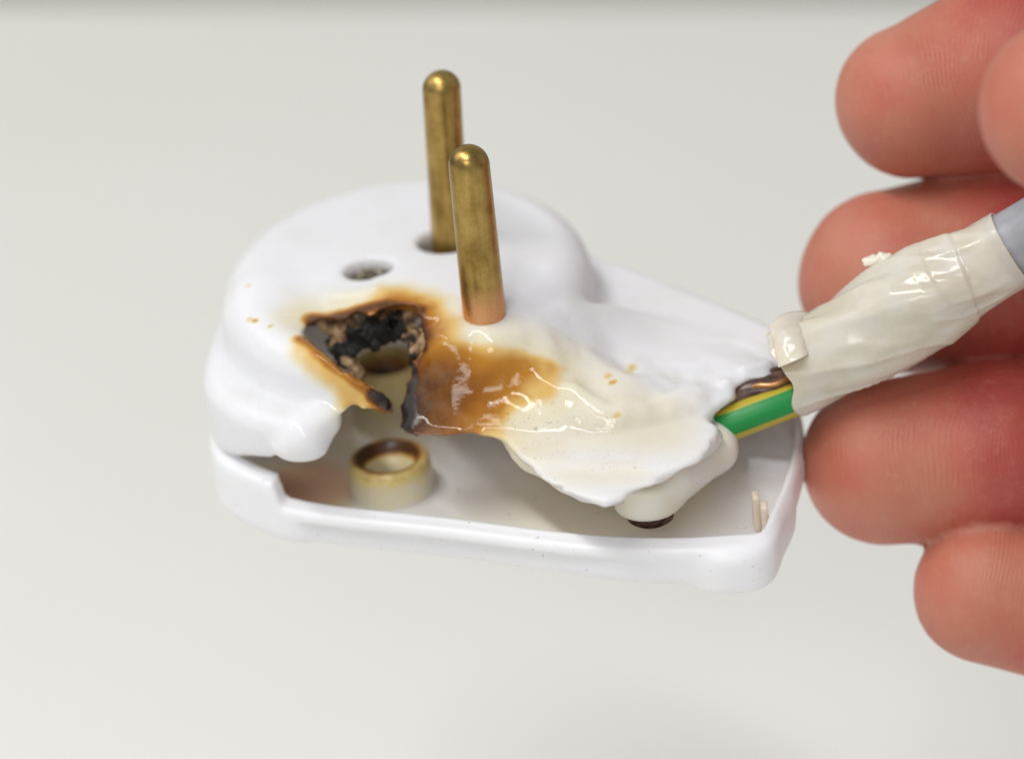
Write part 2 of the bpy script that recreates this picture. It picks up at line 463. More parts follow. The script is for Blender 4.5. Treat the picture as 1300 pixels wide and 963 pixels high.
# sagging sheet on the front right: height field through measured points
CP = [(560, 425, 15.6), (620, 424, 15.8), (680, 406, 15.8), (722, 385, 15.4), (535, 440, 13.6), (600, 466, 12.0), (665, 462, 12.2), (540, 490, 9.6), (600, 505, 8.9), (660, 500, 9.2),
      (515, 545, 6.0), (560, 550, 5.6), (640, 557, 5.2), (745, 420, 12.2), (762, 402, 12.3), (720, 455, 11.4), (780, 440, 9.9), (840, 432, 8.6), (900, 457, 7.9), (960, 464, 7.4),
      (705, 505, 9.3), (720, 522, 8.6), (780, 500, 8.7), (790, 528, 7.6), (850, 492, 7.9), (850, 520, 7.0), (900, 490, 7.3), (720, 580, 4.6), (780, 572, 4.6), (850, 560, 4.6), (700, 610, 2.8), (770, 638, 1.2), (880, 590, 2.2), (915, 550, 4.2), (905, 520, 5.8),
      (990, 470, 6.8), (960, 520, 5.5), (800, 385, 9.4), (760, 365, 11.5), (870, 410, 7.6), (930, 430, 6.8), (790, 345, 8.4), (880, 375, 6.6), (740, 335, 12), (700, 370, 15.6), (650, 385, 16), (600, 395, 16)]
cp3 = np.array([P(*c) for c in CP])
dd = np.linalg.norm(cp3[:, None, :2] - cp3[None, :, :2], axis=2)
n = len(cp3); A = np.zeros((n + 3, n + 3)); A[:n, :n] = dd + np.eye(n) * -.15; A[:n, n] = 1; A[:n, n + 1:] = cp3[:, :2]; A[n:, :n] = A[:n, n:].T
wgt = np.linalg.solve(A, np.concatenate([cp3[:, 2], [0, 0, 0]]))


def sheet_h(x, y):
    h = wgt[n] + wgt[n + 1] * x + wgt[n + 2] * y
    for i in range(n): h = h + wgt[i] * np.sqrt((x - cp3[i, 0]) ** 2 + (y - cp3[i, 1]) ** 2 + .6)
    return h


hs = sheet_h(x2.astype(float), y2.astype(float))
rip = fbm(x2, y2, x2 * 0, .16, 3) * .8 + .34 * sstep(11, 17, x2) * fbm(x2, y2, x2 * 0 + 5, .5, 2)
hs = hs + rip * sstep(4, 12, x2) * sstep(-10, -17, y2)
# bubbles and ripples on the amber run
for (bx, by, bz, br, bh) in [(607, 488, 9.2, 1.3, -.9), (590, 470, 11, 1.6, .25), (560, 480, 10, 1.5, .35), (553, 495, 9.5, .9, -.35), (575, 515, 8.2, 1.6, .25), (640, 478, 10.5, 1.8, .4), (547, 530, 7, 1.0, -.4), (610, 525, 7.6, 1.4, .35), (655, 515, 8.6, 1.6, .35), (745, 490, 9.3, 1.0, -.5), (770, 540, 6.6, 2.2, .6), (830, 540, 6, 2.4, -.5)]:
    c = P(bx, by, bz); hs = hs + bh * np.exp(-((x2 - c[0]) ** 2 + ((y2 - c[1])) ** 2) / (br * br))
for (pl, br, bh) in [([(690, 492, 9.8), (725, 508, 8.8), (770, 524, 7.8), (810, 530, 7.2), (850, 512, 7.2), (880, 500, 7.2)], 1.5, .9), ([(715, 550, 6), (770, 556, 5.6), (840, 550, 5.2)], 2.0, -.7), ([(690, 420, 14), (698, 450, 11.6), (706, 475, 10)], 1.0, .22), ([(722, 410, 13.6), (728, 440, 11.5), (735, 465, 9.6)], 1.1, -.25), ([(745, 405, 12.5), (752, 432, 11), (760, 452, 9.6)], 1.1, .2), ([(700, 590, 4), (760, 612, 2.6), (820, 606, 2.6)], 1.5, .5), ([(800, 470, 9), (850, 476, 8), (900, 470, 7.6)], 1.6, -.6)]:
    pl = [P(*c)[:2] for c in pl]; dm = np.full(x2.shape, 1e9)
    for a_, b_ in zip(pl[:-1], pl[1:]):
        e_ = b_ - a_; t_ = np.clip(((x2 - a_[0]) * e_[0] + (y2 - a_[1]) * e_[1]) / (e_ @ e_), 0, 1)
        dm = np.minimum(dm, (x2 - a_[0] - e_[0] * t_) ** 2 + (y2 - a_[1] - e_[1] * t_) ** 2)
    hs = hs + bh * np.exp(-dm / (br * br))
hs = 15.9 - np.log1p(np.exp(np.clip((15.9 - hs) * 3, -30, 30))) / 3 * 1.0
gx, gy = np.gradient(hs, H)
hs3 = hs[:, :, None]; gn = np.sqrt(1 + np.minimum(gx ** 2 + gy ** 2, 9))[:, :, None]
sd = (Z - hs3) / gn
# horizontal reach of the sheet
RE = spline([P(*c)[:2] for c in [(500, 445, 13), (496, 610, 5.4), (560, 620, 5), (640, 630, 4.6), (690, 660, 2.4), (770, 690, .6), (900, 640, 1.6), (930, 552, 4), (1000, 500, 6), (1000, 470, 6.8), (905, 425, 7.6), (800, 392, 9.2), (745, 378, 13), (670, 392, 16), (560, 405, 16)]], 4, True)
reach = poly_sdf(x2, y2, RE)[:, :, None]
sheet = smax(sd, reach, 1.5)
gone = np.maximum(np.maximum(.2 - sd, reach + .3), Y + 9 + 0 * Z)
outer = smax(outer, -gone, 1.0)
full = smin(smin(outer, lob, 1.8), sheet, 1.3)
# hollow inside
inner = solid(2.1)
inner = np.minimum(inner, np.maximum(sd + 2.6, reach + 1.0))
inner = np.minimum(inner, smax(np.maximum(Z - (ftop - 2), base2 + 2.1), -1e3, .1))
inner = np.maximum(inner, -np.maximum(np.maximum(-(sd + 2.6), reach - .2), Y + 8.5 + 0 * Z))
f = smax(full, -inner, .3)
f = np.maximum(f, -Z)                                       # open at the seam
# the burnt-away part of the front wall
CUT = [(300, 800), (240, 640), (240, 568), (266, 571), (300, 577), (346, 579), (362, 566), (392, 545), (428, 528), (436, 520), (446, 514), (470, 515), (490, 522), (499, 523), (497, 506), (484, 498), (464, 488), (440, 474), (420, 455), (398, 437), (384, 424), (390, 412), (412, 404), (434, 408), (452, 397), (472, 399), (490, 388), (512, 386), (530, 394), (536, 410), (540, 430), (537, 448), (526, 458), (524, 478), (514, 486), (516, 500), (510, 515), (514, 528), (509, 542),
       (530, 551), (560, 552), (600, 550), (640, 557), (655, 577), (668, 586), (688, 604), (700, 612), (722, 622), (744, 630), (770, 638), (790, 632), (806, 622), (840, 612), (866, 598), (884, 588), (900, 570), (912, 558), (915, 548), (912, 536), (904, 528), (905, 520), (922, 508), (934, 500), (930, 488), (945, 484), (970, 480), (1100, 476), (1100, 800)]
sel = (f < 2.5) & (f > -3.5) & (Y < -3 - .12 * X + 0 * Z)
ii = np.nonzero(sel)
xs, ys, zs = X[ii[0], 0, 0], Y[0, ii[1], 0], Z[0, 0, ii[2]]
px, py, pd = project(xs.astype(float), ys.astype(float), zs.astype(float))
jag = fbm(xs, ys, zs, .9, 3)
wj = sstep(600, 540, px) * sstep(420, 470, px + (py - 400) * .2)
px = px + jag * (3 * wj + 1.2); py = py + fbm(xs + 40, ys, zs, .9, 3) * (3 * wj + 1.2)
rt = sstep(630, 680, px); px = px + rt * (4 * fbm(xs, ys, zs, .17, 2) + 3 * fbm(xs, ys, zs + 30, .45, 2)); py = py + rt * (5 * fbm(xs + 20, ys, zs, .17, 2) + 3.5 * fbm(xs + 20, ys, zs, .45, 2))
cs = poly_sdf(px, py, CUT) * (pd / F_PX)
lim = -(-3 - .12 * xs - ys)
f[ii] = smax(f[ii], -np.maximum(cs, lim), .75 * (1 - .8 * wj))
NEAR = RP.T @ -CF
lipw_ = .95 + .45 * vnoise(X * .45 + 3, Y * .45, Z * .45)
ED = [P(*c) + np.array([0, .5, .1]) for c in [(648, 566, 4.6), (672, 590, 3.5), (704, 612, 2.5), (740, 626, 1.6), (772, 633, 1.2), (806, 621, 1.5), (845, 605, 2.0), (882, 587, 2.5), (910, 556, 4.0)]]
lip = None
for a_, b_ in zip(ED[:-1], ED[1:]):
    c_ = capsule(X, Y, Z, a_, b_, 0, 0); lip = c_ if lip is None else np.minimum(lip, c_)
f = smin(f, lip - lipw_, 1.3)
drip = smin(capsule(X, Y, Z, P(410, 538, 6.9) + np.array([0, 1.0, 0]) + NEAR * 1.2, P(392, 553, 5.2) + np.array([0, .6, 0]) + NEAR * 2.2, 2.2, 3.1), ellipsoid(X, Y, Z, P(374, 566, 4.4) + np.array([0, .8, 0]) + NEAR * 1.8, (2.5, 2.2, 2.0)), 1.0)
groove = np.minimum(capsule(X, Y, Z, P(350, 548, 5.6) + np.array([0, .2, .3]), P(392, 526, 6.6) + np.array([0, -.2, .3]), .5, 1.1), capsule(X, Y, Z, P(392, 526, 6.6) + np.array([0, -.2, .3]), P(430, 508, 8.) + np.array([0, 0, .3]), 1.1, .6))
f = smax(f, -groove, 1.2)
f = smin(f, drip, .8)
f = smin(f, ellipsoid(X, Y, Z, P(921, 487, 7.4) + np.array([0, .35, -.2]), (1.0, .9, .8)), .35)
f = smin(f, capsule(X, Y, Z, P(945, 474, 7.6) + np.array([0, .6, 0]), P(975, 466, 7.4) + np.array([0, .6, 0]), .8, .7), .6)
# earth hole, pin holes
e = P(470, 357, 15.5)
hole = np.maximum(np.sqrt((X - e[0]) ** 2 + ((Y - e[1]) / .76) ** 2) - 3.0, 9 - Z)
f = smax(f, -hole, .5)
BP, FP = P(572, 309, 17), P(615, 398, 16.2)
f = smin(f, smin(capsule(X, Y, Z, P(424, 380, 15.6), P(480, 377, 15.9), .8, 1.15), capsule(X, Y, Z, P(480, 377, 15.9), P(532, 386, 15.9), 1.15, .8), .3), 1.1)
f = smax(f, -np.maximum(np.sqrt((X - BP[0] + .5) ** 2 + (Y - BP[1]) ** 2) - 3.5, 11 - Z), .6)
v, q = surface_nets(f, LO, H)
v = relax(v, q, 2, .5)
vx, vy, vz = v.T


def chain(pts, v):           # distance to a polyline of 3D points, per vertex
    d = np.full(len(v), 1e9)
    for a, b_ in zip(pts[:-1], pts[1:]):
        e_ = b_ - a; t = np.clip(((v - a) @ e_) / (e_ @ e_), 0, 1); d = np.minimum(d, np.linalg.norm(v - a - t[:, None] * e_, axis=1))
    return d


vpx, vpy, vpd = project(vx, vy, vz)


def on_surface(px, py):      # the point of the housing first met at a photo pixel
    m = np.nonzero((np.abs(vpx - px) < 6) & (np.abs(vpy - py) < 6))[0]
    if len(m) == 0: m = np.argsort((vpx - px) ** 2 + (vpy - py) ** 2)[:12]
    m = m[vpd[m] < vpd[m].min() + .8]
    return v[m].mean(axis=0)


def P3(l): return np.array([on_surface(c[0], c[1]) for c in l])
wob = fbm(vx, vy, vz, .22, 3)
burn = np.zeros(len(v))
def stain(pts, r0, r1, hi, lo=0., p=1.0):
    global burn
    d = chain(P3(pts), v) * (1 + .22 * wob); burn = np.maximum(burn, lo + (hi - lo) * (1 - sstep(r0, r1, d)) ** p)
# cream veil, amber run, brown, black edge
stain([(520, 470, 11), (600, 500, 9), (720, 520, 8.5), (830, 540, 6.5)], 1, 13, .20)
stain([(390, 400, 14), (470, 385, 15), (540, 400, 16)], 1, 7.5, .24)
stain([(720, 600, 3.4), (800, 600, 3.4)], 0, 8, .16)
stain([(410, 430, 12), (440, 470, 9.5), (450, 500, 8)], 1, 4.6, .42)
d_lo = chain(P3([(527, 458), (518, 500), (514, 540)]), v) * (1 + .10 * wob) * (1.16 - .26 * sstep(6.5, 9.5, vz)) + .4 * wob + 1.6 * np.maximum(0, vz - 11.5) + 2.5 * np.maximum(0, -vx - .5) + 1.6 * np.maximum(0, vy + 19)
d_up = chain(P3([(500, 384), (534, 395), (541, 425), (530, 462)]), v) * (1 + .25 * wob) + .4 * wob + 1.3 * np.maximum(0, -6 - vx) + .7 * np.maximum(0, vz - 15.2)
burn = np.maximum(burn, np.interp(d_lo, [0, .9, 1.6, 3.5, 6.5, 9, 11.5, 13.5, 15.5, 24, 33], [.98, .93, .83, .75, .68, .60, .53, .43, .24, .15, 0]))
burn = np.maximum(burn, np.interp(d_up, [0, .8, 1.8, 3.2, 4.8, 6.5, 9], [.84, .68, .57, .45, .28, .12, 0]))
stain([(385, 425, 12.6), (420, 455, 10.5), (462, 487, 8.5), (496, 514, 7)], .3, 2.3, .62)
stain([(475, 502, 7.5), (499, 516, 7)], .4, 2.2, .95)
stain([(518, 470, 12), (514, 500, 9), (511, 540, 6)], .8, 1.8, .98)
stain([(400, 412, 13.5), (440, 405, 14), (490, 388, 15), (530, 392, 15.5), (536, 440, 12)], .4, 2.6, .80)
for s_ in [(770, 476, 9.4, 1.3, .36), (798, 466, 9, 1.2, .38), (776, 485, 9.0, .9, .45), (780, 528, 7.4, 1.0, .36), (320, 405, 13.4, .6, .62), (312, 403, 13.6, .4, .6), (341, 412, 12.6, .45, .6), (313, 360, 15, .5, .42)]:
    stain([s_[:3], (s_[0] + 4, s_[1] - 2, s_[2])], 0, s_[3], s_[4])
# the inside face took the smoke
ins = sstep(.5, -.2, np.interp(np.arange(len(v)), np.arange(len(v)), 0 * vx + 1)) if False else 0
soot = (1 - sstep(0, 6, chain(P3([(640, 555, 5.4), (700, 585, 4), (780, 590, 4), (820, 600, 3)]), v))) * .9
soot = np.maximum(soot, (1 - sstep(0, 7, chain(P3([(650, 530, 8), (700, 540, 7), (760, 545, 6.5)]), v))) * .8)
soot = np.maximum(soot, (1 - sstep(0, 5, chain(P3([(720, 430, 12), (745, 400, 12)]), v))) * .5)
gloss = np.maximum(1 - sstep(3, 15, chain(P3([(540, 480, 10), (650, 500, 9), (780, 530, 7), (860, 530, 6)]), v)), 1 - sstep(4, 10, chain(P3([(370, 440, 11), (400, 500, 7)]), v)) * 1.0)
gloss = np.maximum(gloss, 1 - sstep(1.2, 2.5, chain(P3([(920, 487), (923, 487)]), v)))
gloss = np.maximum(gloss * .95, .15)
build('upper_housing', v, q, M_BURN, plug, dict(burn=burn, soot=soot, gloss=gloss))

# --- char that hangs from the upper lip of the hole
LOc, HIc, Hc = (-16., -26., 4.), (5., -6., 18.), .15
X, Y, Z = grid(LOc, HIc, Hc)
g = np.full(np.broadcast_shapes(X.shape, Y.shape, Z.shape), 9., np.float32)
back = np.array([0, 1.2, -.4])
for (x0, y0, z0, r) in [(398, 414, 12.8, .8), (412, 410, 13.0, 1.1), (425, 420, 12.5, 1.3), (436, 428, 12, 1.3), (445, 415, 13, 1.3), (430, 445, 11, 1.4), (438, 456, 10.3, 1.1), (446, 474, 9, 1.1), (458, 428, 12.3, 1.4), (470, 415, 13.4, 1.5), (484, 412, 13.6, 1.8), (498, 402, 14.2, 1.8), (512, 396, 14.8, 1.5), (524, 402, 14.8, 1.3), (530, 416, 14, 1.1), (468, 428, 12.6, 1.2), (486, 416, 13.4, 1.3), (504, 408, 13.9, 1.3), (452, 444, 11.2, 1.1), (518, 412, 13.9, 1.2), (530, 432, 13, 1.2), (529, 446, 12.2, .9)]:
    c = P(x0, y0, z0) + back
    g = smin(g, np.sqrt((X - c[0]) ** 2 + (Y - c[1]) ** 2 + (Z - c[2]) ** 2) - r, .5)
g = g + fbm(X, Y, Z, .6, 5) * 1.15
v, q = surface_nets(g, LOc, Hc)
tanp = [(415, 414, 13), (430, 422, 12.4), (440, 410, 13.4), (490, 395, 14.8), (528, 430, 13.2), (531, 442, 12.5), (524, 400, 15), (448, 474, 9.0), (437, 470, 9.4)]
tan = np.zeros(len(v))
for c in tanp: tan = np.maximum(tan, .62 * (1 - sstep(.8, 3.0, np.linalg.norm(v - (P(*c) + back * .4), axis=1))))
tan = tan + .45 * fbm(v[:, 0], v[:, 1], v[:, 2], .9, 3) * (tan > .02)
build('char_crust', v, q, M_CHAR, plug, dict(tan=tan))
# tan blister on the right lip of the hole
c = P(541, 438, 13.2); X, Y, Z = grid(c - 3, c + 3, .15)
g = np.minimum(ellipsoid(X, Y, Z, c + np.array([0, .5, 0]), (1.0, .9, 1.6)), ellipsoid(X, Y, Z, c + np.array([.3, .4, -1.1]), (.9, .8, .8))) + fbm(X, Y, Z, .9, 3) * .25
v, q = surface_nets(g, c - 3, .15)
build('plastic_blister', v, q, M_CHAR, plug, dict(tan=np.full(len(v), .80)))

# --- pins
def pin(base, length, rt, rb, sink):
    p = [(rb, -sink)]
    for z in np.linspace(-sink + .5, length - rt, 24): p.append((rb + (rt - rb) * max(0, z) / length, z))
    p += [(rt * math.cos(a), length - rt + rt * math.sin(a)) for a in np.linspace(.1, math.pi / 2 - .05, 12)] + [(0, length)]
    v, f_ = lathe(p, 48, base); heat = sstep(5.0, .6, v[:, 2] - base[2])*.9; return v, f_, heat
v, f_, ht = pin(BP, 22.4, 2.28, 2.28, 6); v[:, 0] += .045 * (v[:, 2] - BP[2])
build('pin', v, f_, M_BRASS, plug, dict(anneal=ht * 0))
v, f_, ht = pin(FP, 21.2, 2.32, 2.52, 5)
build('pin', v, f_, M_BRASS, plug, dict(anneal=ht))
# earth contact: three brass leaves inside the socket hole
v, f_ = lathe([(2.1, 8.5), (2.1, 15.3), (1.95, 15.6), (1.6, 15.4), (1.6, 12.0), (0, 12.0)], 24, (e[0], e[1], 0))
ear = build('earth_contact', v, f_, M_SCRAP, plug)
for k in range(5):
    a = math.radians(40 + 25 * k); c = np.array([e[0] + 1.55 * math.cos(a), e[1] + 1.55 * math.sin(a), 15.6])
    v, f_ = lathe([(.42, -2.5), (.42, .5), (.28, .9), (0, 1.0)], 10, c)
    build('contact_leaf', v, f_, M_SCRAP, ear)

# --- lower shell (tray)
H2 = .36
LOt, HIt = (-28., -42., -12.), (52., 31., 1.5)
X, Y, Z = grid(LOt, HIt, H2)
x2, y2 = np.broadcast_arrays(X[:, :, 0], Y[:, :, 0])
TR = spline([(-25.0, -4), (-24.2, -11.2), (-21, -16.2), (-16.5, -20.2), (-10, -23.6), (3, -28.1), (16, -33.2), (24, -35.6), (32, -36.8), (39.3, -36.6), (41.3, -34.4), (42.4, -30), (44.6, -22), (46.3, -13), (45.8, -7), (44.2, -4.5), (37.5, 3.2), (28.5, 12.6), (22, 18.4), (14, 25), (4, 28), (-8, 27), (-18, 20), (-23.6, 9)], 4, True)
d2 = poly_sdf(x2, y2, TR)
# height of the rim: a step down where the front wall begins
sx = x2 + .12 * y2
step = sstep(-15.9, -14.6, x2 - .35 * (y2 + 18)) * sstep(18, 4, y2 + x2 * .45)
zt = -.25 - 3.1 * step
zt3 = zt[:, :, None]; d3 = d2[:, :, None]
lipw = 1.05 * sstep(-15, -11, x2) * sstep(34, 10, x2)
wall_off = lipw[:, :, None] * sstep(1.35, 1.75, zt3 - Z)          # below the lip the wall steps in
r = 1.7; bz = -8.6
a = d3 + wall_off + r; c_ = (bz + r) - Z
out = np.minimum(np.maximum(a, c_), 0) + np.sqrt(np.maximum(a, 0) ** 2 + np.maximum(c_, 0) ** 2) - r
cor = P(925, 700, -5)
cg = poly_sdf(x2, y2, spline([(30.5, -34.5), (33.5, -37.6), (38.0, -37.8), (40.6, -36), (41.9, -32), (44.0, -24.5), (40, -24), (33, -30)], 4, True))[:, :, None]
cg = extr(cg, Z, -9.4, -3.9, 1.3)
out = smin(out, cg, .9)
out = smax(out, Z - zt3, .7)
thk = (2.3 - 1.1 * sstep(36, 43, x2))[:, :, None]
inn = smax(d3 + thk, -6.4 - Z, .8)
f = smax(out, -inn, .45)
# a bead along the inner rim
rim_in = np.sqrt((d3 + thk - .4) ** 2 + (Z - zt3 - .05) ** 2) - .42
f = smin(f, rim_in, .3)
# ribs, block and shelf inside
def boxs(c, h, ang, rr=.25):
    ca, sa = math.cos(ang), math.sin(ang)
    u = (X - c[0]) * ca + (Y - c[1]) * sa; w_ = -(X - c[0]) * sa + (Y - c[1]) * ca; t = Z - c[2]
    a = np.abs(u) - h[0] + rr; b_ = np.abs(w_) - h[1] + rr; d = np.abs(t) - h[2] + rr
    return np.minimum(np.maximum(np.maximum(a, b_), d), 0) + np.sqrt(np.maximum(a, 0) ** 2 + np.maximum(b_, 0) ** 2 + np.maximum(d, 0) ** 2) - rr
ang = math.radians(-25)
f = smin(f, boxs(P(985, 592, -5.5), (3.5, .8, 1.2), ang + 1.57 - 1.57), .6)
v, q = surface_nets(f, LOt, H2); v = relax(v, q, 2, .5)
vx, vy, vz = v.T
st = 1.0 * (1 - sstep(2, 13, np.linalg.norm(v - np.array([-14, -12, -3]), axis=1)))
st = np.maximum(st, .28 * (1 - sstep(2, 20, np.linalg.norm(v - np.array([-6, 2, -6]), axis=1))))
st = np.maximum(st, .36 * (1 - sstep(5, 24, np.linalg.norm(v - np.array([20, -20, -7]), axis=1))))
din = poly_sdf(vx, vy, TR)
st = st * sstep(-1.6, -2.3, din)
build('bottom_shell', v, q, M_WHITE, plug, dict(stain=st))
# two thin snapped ribs by the corner
for (x0, y0, hh, an) in ((962, 668, 2.3, .45), (973, 675, 1.9, .40)):
    c = P(x0, y0, -5.2) + np.array([0, 1.6, hh / 2]); X, Y, Z = grid(c - 4, c + 4, .2)
    g = boxs(c, (.42, .9, hh), ang + an, .2); v, q = surface_nets(g, c - 4, .2)
    build('rib', v, q, M_WHITE, plug, dict(stain=np.full(len(v), .6)))
# scorched screw boss
bc = P(493, 578, -1.9)
prof = [(5.15, -5.0), (5.0, -2), (4.85, -.7), (4.6, -.18), (4.1, 0), (3.55, -.2), (3.2, -.8), (2.9, -1.8), (2.5, -2.3), (0, -2.4)]
v, f_ = lathe(prof, 64, bc)
rr = np.hypot(v[:, 0] - bc[0], v[:, 1] - bc[1]); zz = v[:, 2] - bc[2]
an = np.arctan2(v[:, 1] - bc[1], v[:, 0] - bc[0])
bu = np.exp(-((rr - 3.45) / .6) ** 2) * (zz > -1.5) * (.70 + .35 * np.cos(an - 2.3)) + .33 * sstep(-2.6, -.9, zz) + .06 + .12 * (rr < 2.8)
build('screw_boss', v, f_, M_BOSS, plug, dict(burn=bu))
# second boss seen deep through the hole, its floor coloured dark for the shade down the bore
kc = P(489, 457, 2.0)
v, f_ = lathe([(4.75, -9), (4.6, -.7), (4.3, -.15), (3.9, 0), (3.5, -.2), (3.25, -.8), (3.15, -3.4), (0, -3.5)], 48, kc)
zz = v[:, 2] - kc[2]; rr = np.hypot(v[:, 0] - kc[0], v[:, 1] - kc[1])
build('screw_boss', v, f_, M_BOSS, plug, dict(burn=np.where((zz < -3.2) & (rr < 3.3), 1.0, np.where(rr < 3.6, .36, np.where(zz > -1, .34, .10)))))
# strain relief: rounded bar with a stub that holds the screw
c0, c1 = P(812, 630, .2), P(905, 575, .6)
X, Y, Z = grid((18, -38, -8), (46, -8, 8), .3)
g = smin(capsule(X, Y, Z, P(850, 618, 1.0) + np.array([0, 2, 0]), P(905, 585, .8) + np.array([0, 3, 0]), 3.2, 2.9), capsule(X, Y, Z, P(905, 585, .8) + np.array([0, 3, 0]), P(915, 545, 1) + np.array([0, 4, .6]), 2.9, 2.5), 1.0)
s0 = P(822, 634, -.2) + np.array([0, 1.5, 0])
cyl = np.maximum(np.sqrt((X - s0[0]) ** 2 + (Y - s0[1]) ** 2) - 3.9, np.maximum(Z - (s0[2] + 2.5), (s0[2] - 1.7) - Z))
cyl = smax(np.sqrt((X - s0[0]) ** 2 + (Y - s0[1]) ** 2) - 3.9, np.maximum(Z - (s0[2] + 2.5), (s0[2] - 1.7) - Z), .7)
g = smin(g, cyl, .9)
v, q = surface_nets(g, (18, -38, -8), .3); v = relax(v, q, 2)
cl = build('cord_clamp', v, q, M_CREAM, plug)
v, f_ = lathe([(0, -.95), (2.2, -.9), (2.7, -.5), (2.75, .6), (2.2, .9)], 32, (s0[0] + .2, s0[1] - .3, s0[2] - 2.3))
build('screw', v, f_, M_DARK, cl)

# ------------------------------------------------------------------ the cable
ex = P(1000, 476, 6.5); dep0 = project(*ex)[2]
axis = [Q(1000, 474, dep0), Q(1075, 436, dep0 - 2.0), Q(1150, 392, dep0 - 4), Q(1220, 352, dep0 - 6), Q(1285, 314, dep0 - 8)]
cable = thing('power_cable', 'grey cable wrapped in creased white tape with its green and yellow wire showing', 'cable', ex)
out_path = spline([Q(1080, 432, dep0 - 2.0), Q(1150, 392, dep0 - 4), Q(1220, 352, dep0 - 6), Q(1290, 311, dep0 - 8), Q(1400, 246, dep0 - 11), Q(1560, 150, dep0 - 13), Q(1800, 40, dep0 - 10), Q(2200, -60, dep0 + 20)], 10)
v, f_ = tube(out_path, 4.2, 48)
build('sheath', v, f_, M_GREY, cable)
# tape, two turns with a raised edge, creases along the pull
tp = spline(axis, 44)
def seam(x, w_): return sstep(-w_, w_, x)
def rad(t, th):
    r_ = np.interp(t, [0, .10, .25, .45, .62, .75, .9, 1.0], [5.2, 5.1, 5.3, 5.75, 5.7, 5.2, 4.75, 4.6]) + 0 * th
    c1_ = np.cos(th); s1_ = np.sin(th)
    a2 = th + 1.8 * t; ca, sa = np.cos(a2), np.sin(a2)
    fade = sstep(1.0, .78, t) * sstep(-.08, .12, t)
    r_ = r_ + .55 * fade * fbm(ca * 1.4 + 3, sa * 1.4, t * 3.2 + 0 * th, 1.0, 2)
    r_ = r_ + .13 * fade * fbm(ca * 3.2 + 9, sa * 3.2, t * 4.5 + 0 * th, 1.0, 2)
    n3_ = 1 - np.abs(vnoise(ca * 1.7 + 8, sa * 1.7, t * 2.6 + 0 * th))
    r_ = r_ + .35 * n3_ ** 5 * fade
    for (t0, sl, hgt) in ((.76, .045, .30), (.70, -.03, .14)):
        r_ = r_ - hgt * .6 * seam(np.array(t - t0 - sl * np.sin(th + .4)), .008) * (1 - seam(np.array(t - t0 - .16), .08))
    return np.maximum(r_, 4.62)
v1, f1 = tube(tp, rad, 128, caps=False)
v2, f2 = tube(tp, lambda t, th: rad(t, th) - (.35 if t < .93 else .2), 128, caps=False)
nv = len(v1); m_ = len(tp); fs = f1 + [tuple(nv + k for k in reversed(q_)) for q_ in f2]
for k in range(128):
    k2 = (k + 1) % 128; fs.append((k2, k, nv + k, nv + k2)); o_ = (m_ - 1) * 128; fs.append((o_ + k, o_ + k2, nv + o_ + k2, nv + o_ + k))
vv = np.concatenate([v1, v2])
# uneven torn left mouth
axd = (axis[1] - axis[0]) / np.linalg.norm(axis[1] - axis[0])
al = (vv - axis[0]) @ axd
vv = vv + (sstep(5, 0, al) * (fbm(vv[:, 0], vv[:, 1], vv[:, 2], .25, 2) * 1.0))[:, None] * axd
sn = .55 * (1 - sstep(0, 4.5, np.linalg.norm(vv - (axis[0] + np.array([-.5, -2.5, 2.2])), axis=1)))
tape = build('tape_wrap', vv, fs, M_TAPE, cable, dict(stain=sn))
# folded flap of the tape at its mouth
fl = [[(976, 412), (981, 430), (984, 448), (988, 466)], [(990, 401), (996, 420), (1000, 440), (1004, 460)], [(1012, 396), (1017, 414), (1018, 434), (1018, 454)], [(1034, 398), (1036, 412), (1034, 430), (1030, 448)], [(1050, 404), (1050, 416), (1046, 430), (1040, 446)]]
dz = [[-1.5, -3.0, -4.2, -5.0], [-1, -3.4, -4.8, -5.8], [-.8, -3.2, -4.8, -5.9], [.3, -1.8, -3.4, -4.6], [2.0, .2, -1.5, -3.2]]
g0 = np.array([[Q(a_[0], a_[1], dep0 - 1 + d_) for a_, d_ in zip(r_, dr)] for r_, dr in zip(fl, dz)])
g1 = np.array([spline(r_, 8) for r_ in g0]); g2 = np.array([spline(g1[:, k], 8) for k in range(g1.shape[1])]).transpose(1, 0, 2)
nu, nw = g2.shape[:2]; gv = g2.reshape(-1, 3)
gv = gv + np.array([0, -1, .3]) * (fbm(gv[:, 0], gv[:, 1], gv[:, 2], .35, 3) * .35)[:, None]
bk = gv + np.array([.1, .45, -.1]); N = len(gv); fs = []
for i in range(nu - 1):
    for k in range(nw - 1):
        a_ = (i * nw + k, (i + 1) * nw + k, (i + 1) * nw + k + 1, i * nw + k + 1); fs += [a_, tuple(N + t for t in reversed(a_))]
edge = [i * nw for i in range(nu)] + [(nu - 1) * nw + k for k in range(1, nw)] + [i * nw + nw - 1 for i in range(nu - 2, -1, -1)] + [k for k in range(nw - 2, 0, -1)]
for a_, b_ in zip(edge, edge[1:] + edge[:1]): fs.append((b_, a_, N + a_, N + b_))
vv = np.concatenate([gv, bk])
build('tape_flap', vv, fs, M_TAPE, tape, dict(stain=.5 * (1 - sstep(0, 3.5, np.linalg.norm(vv - Q(986, 455, dep0 - 4), axis=1)))))
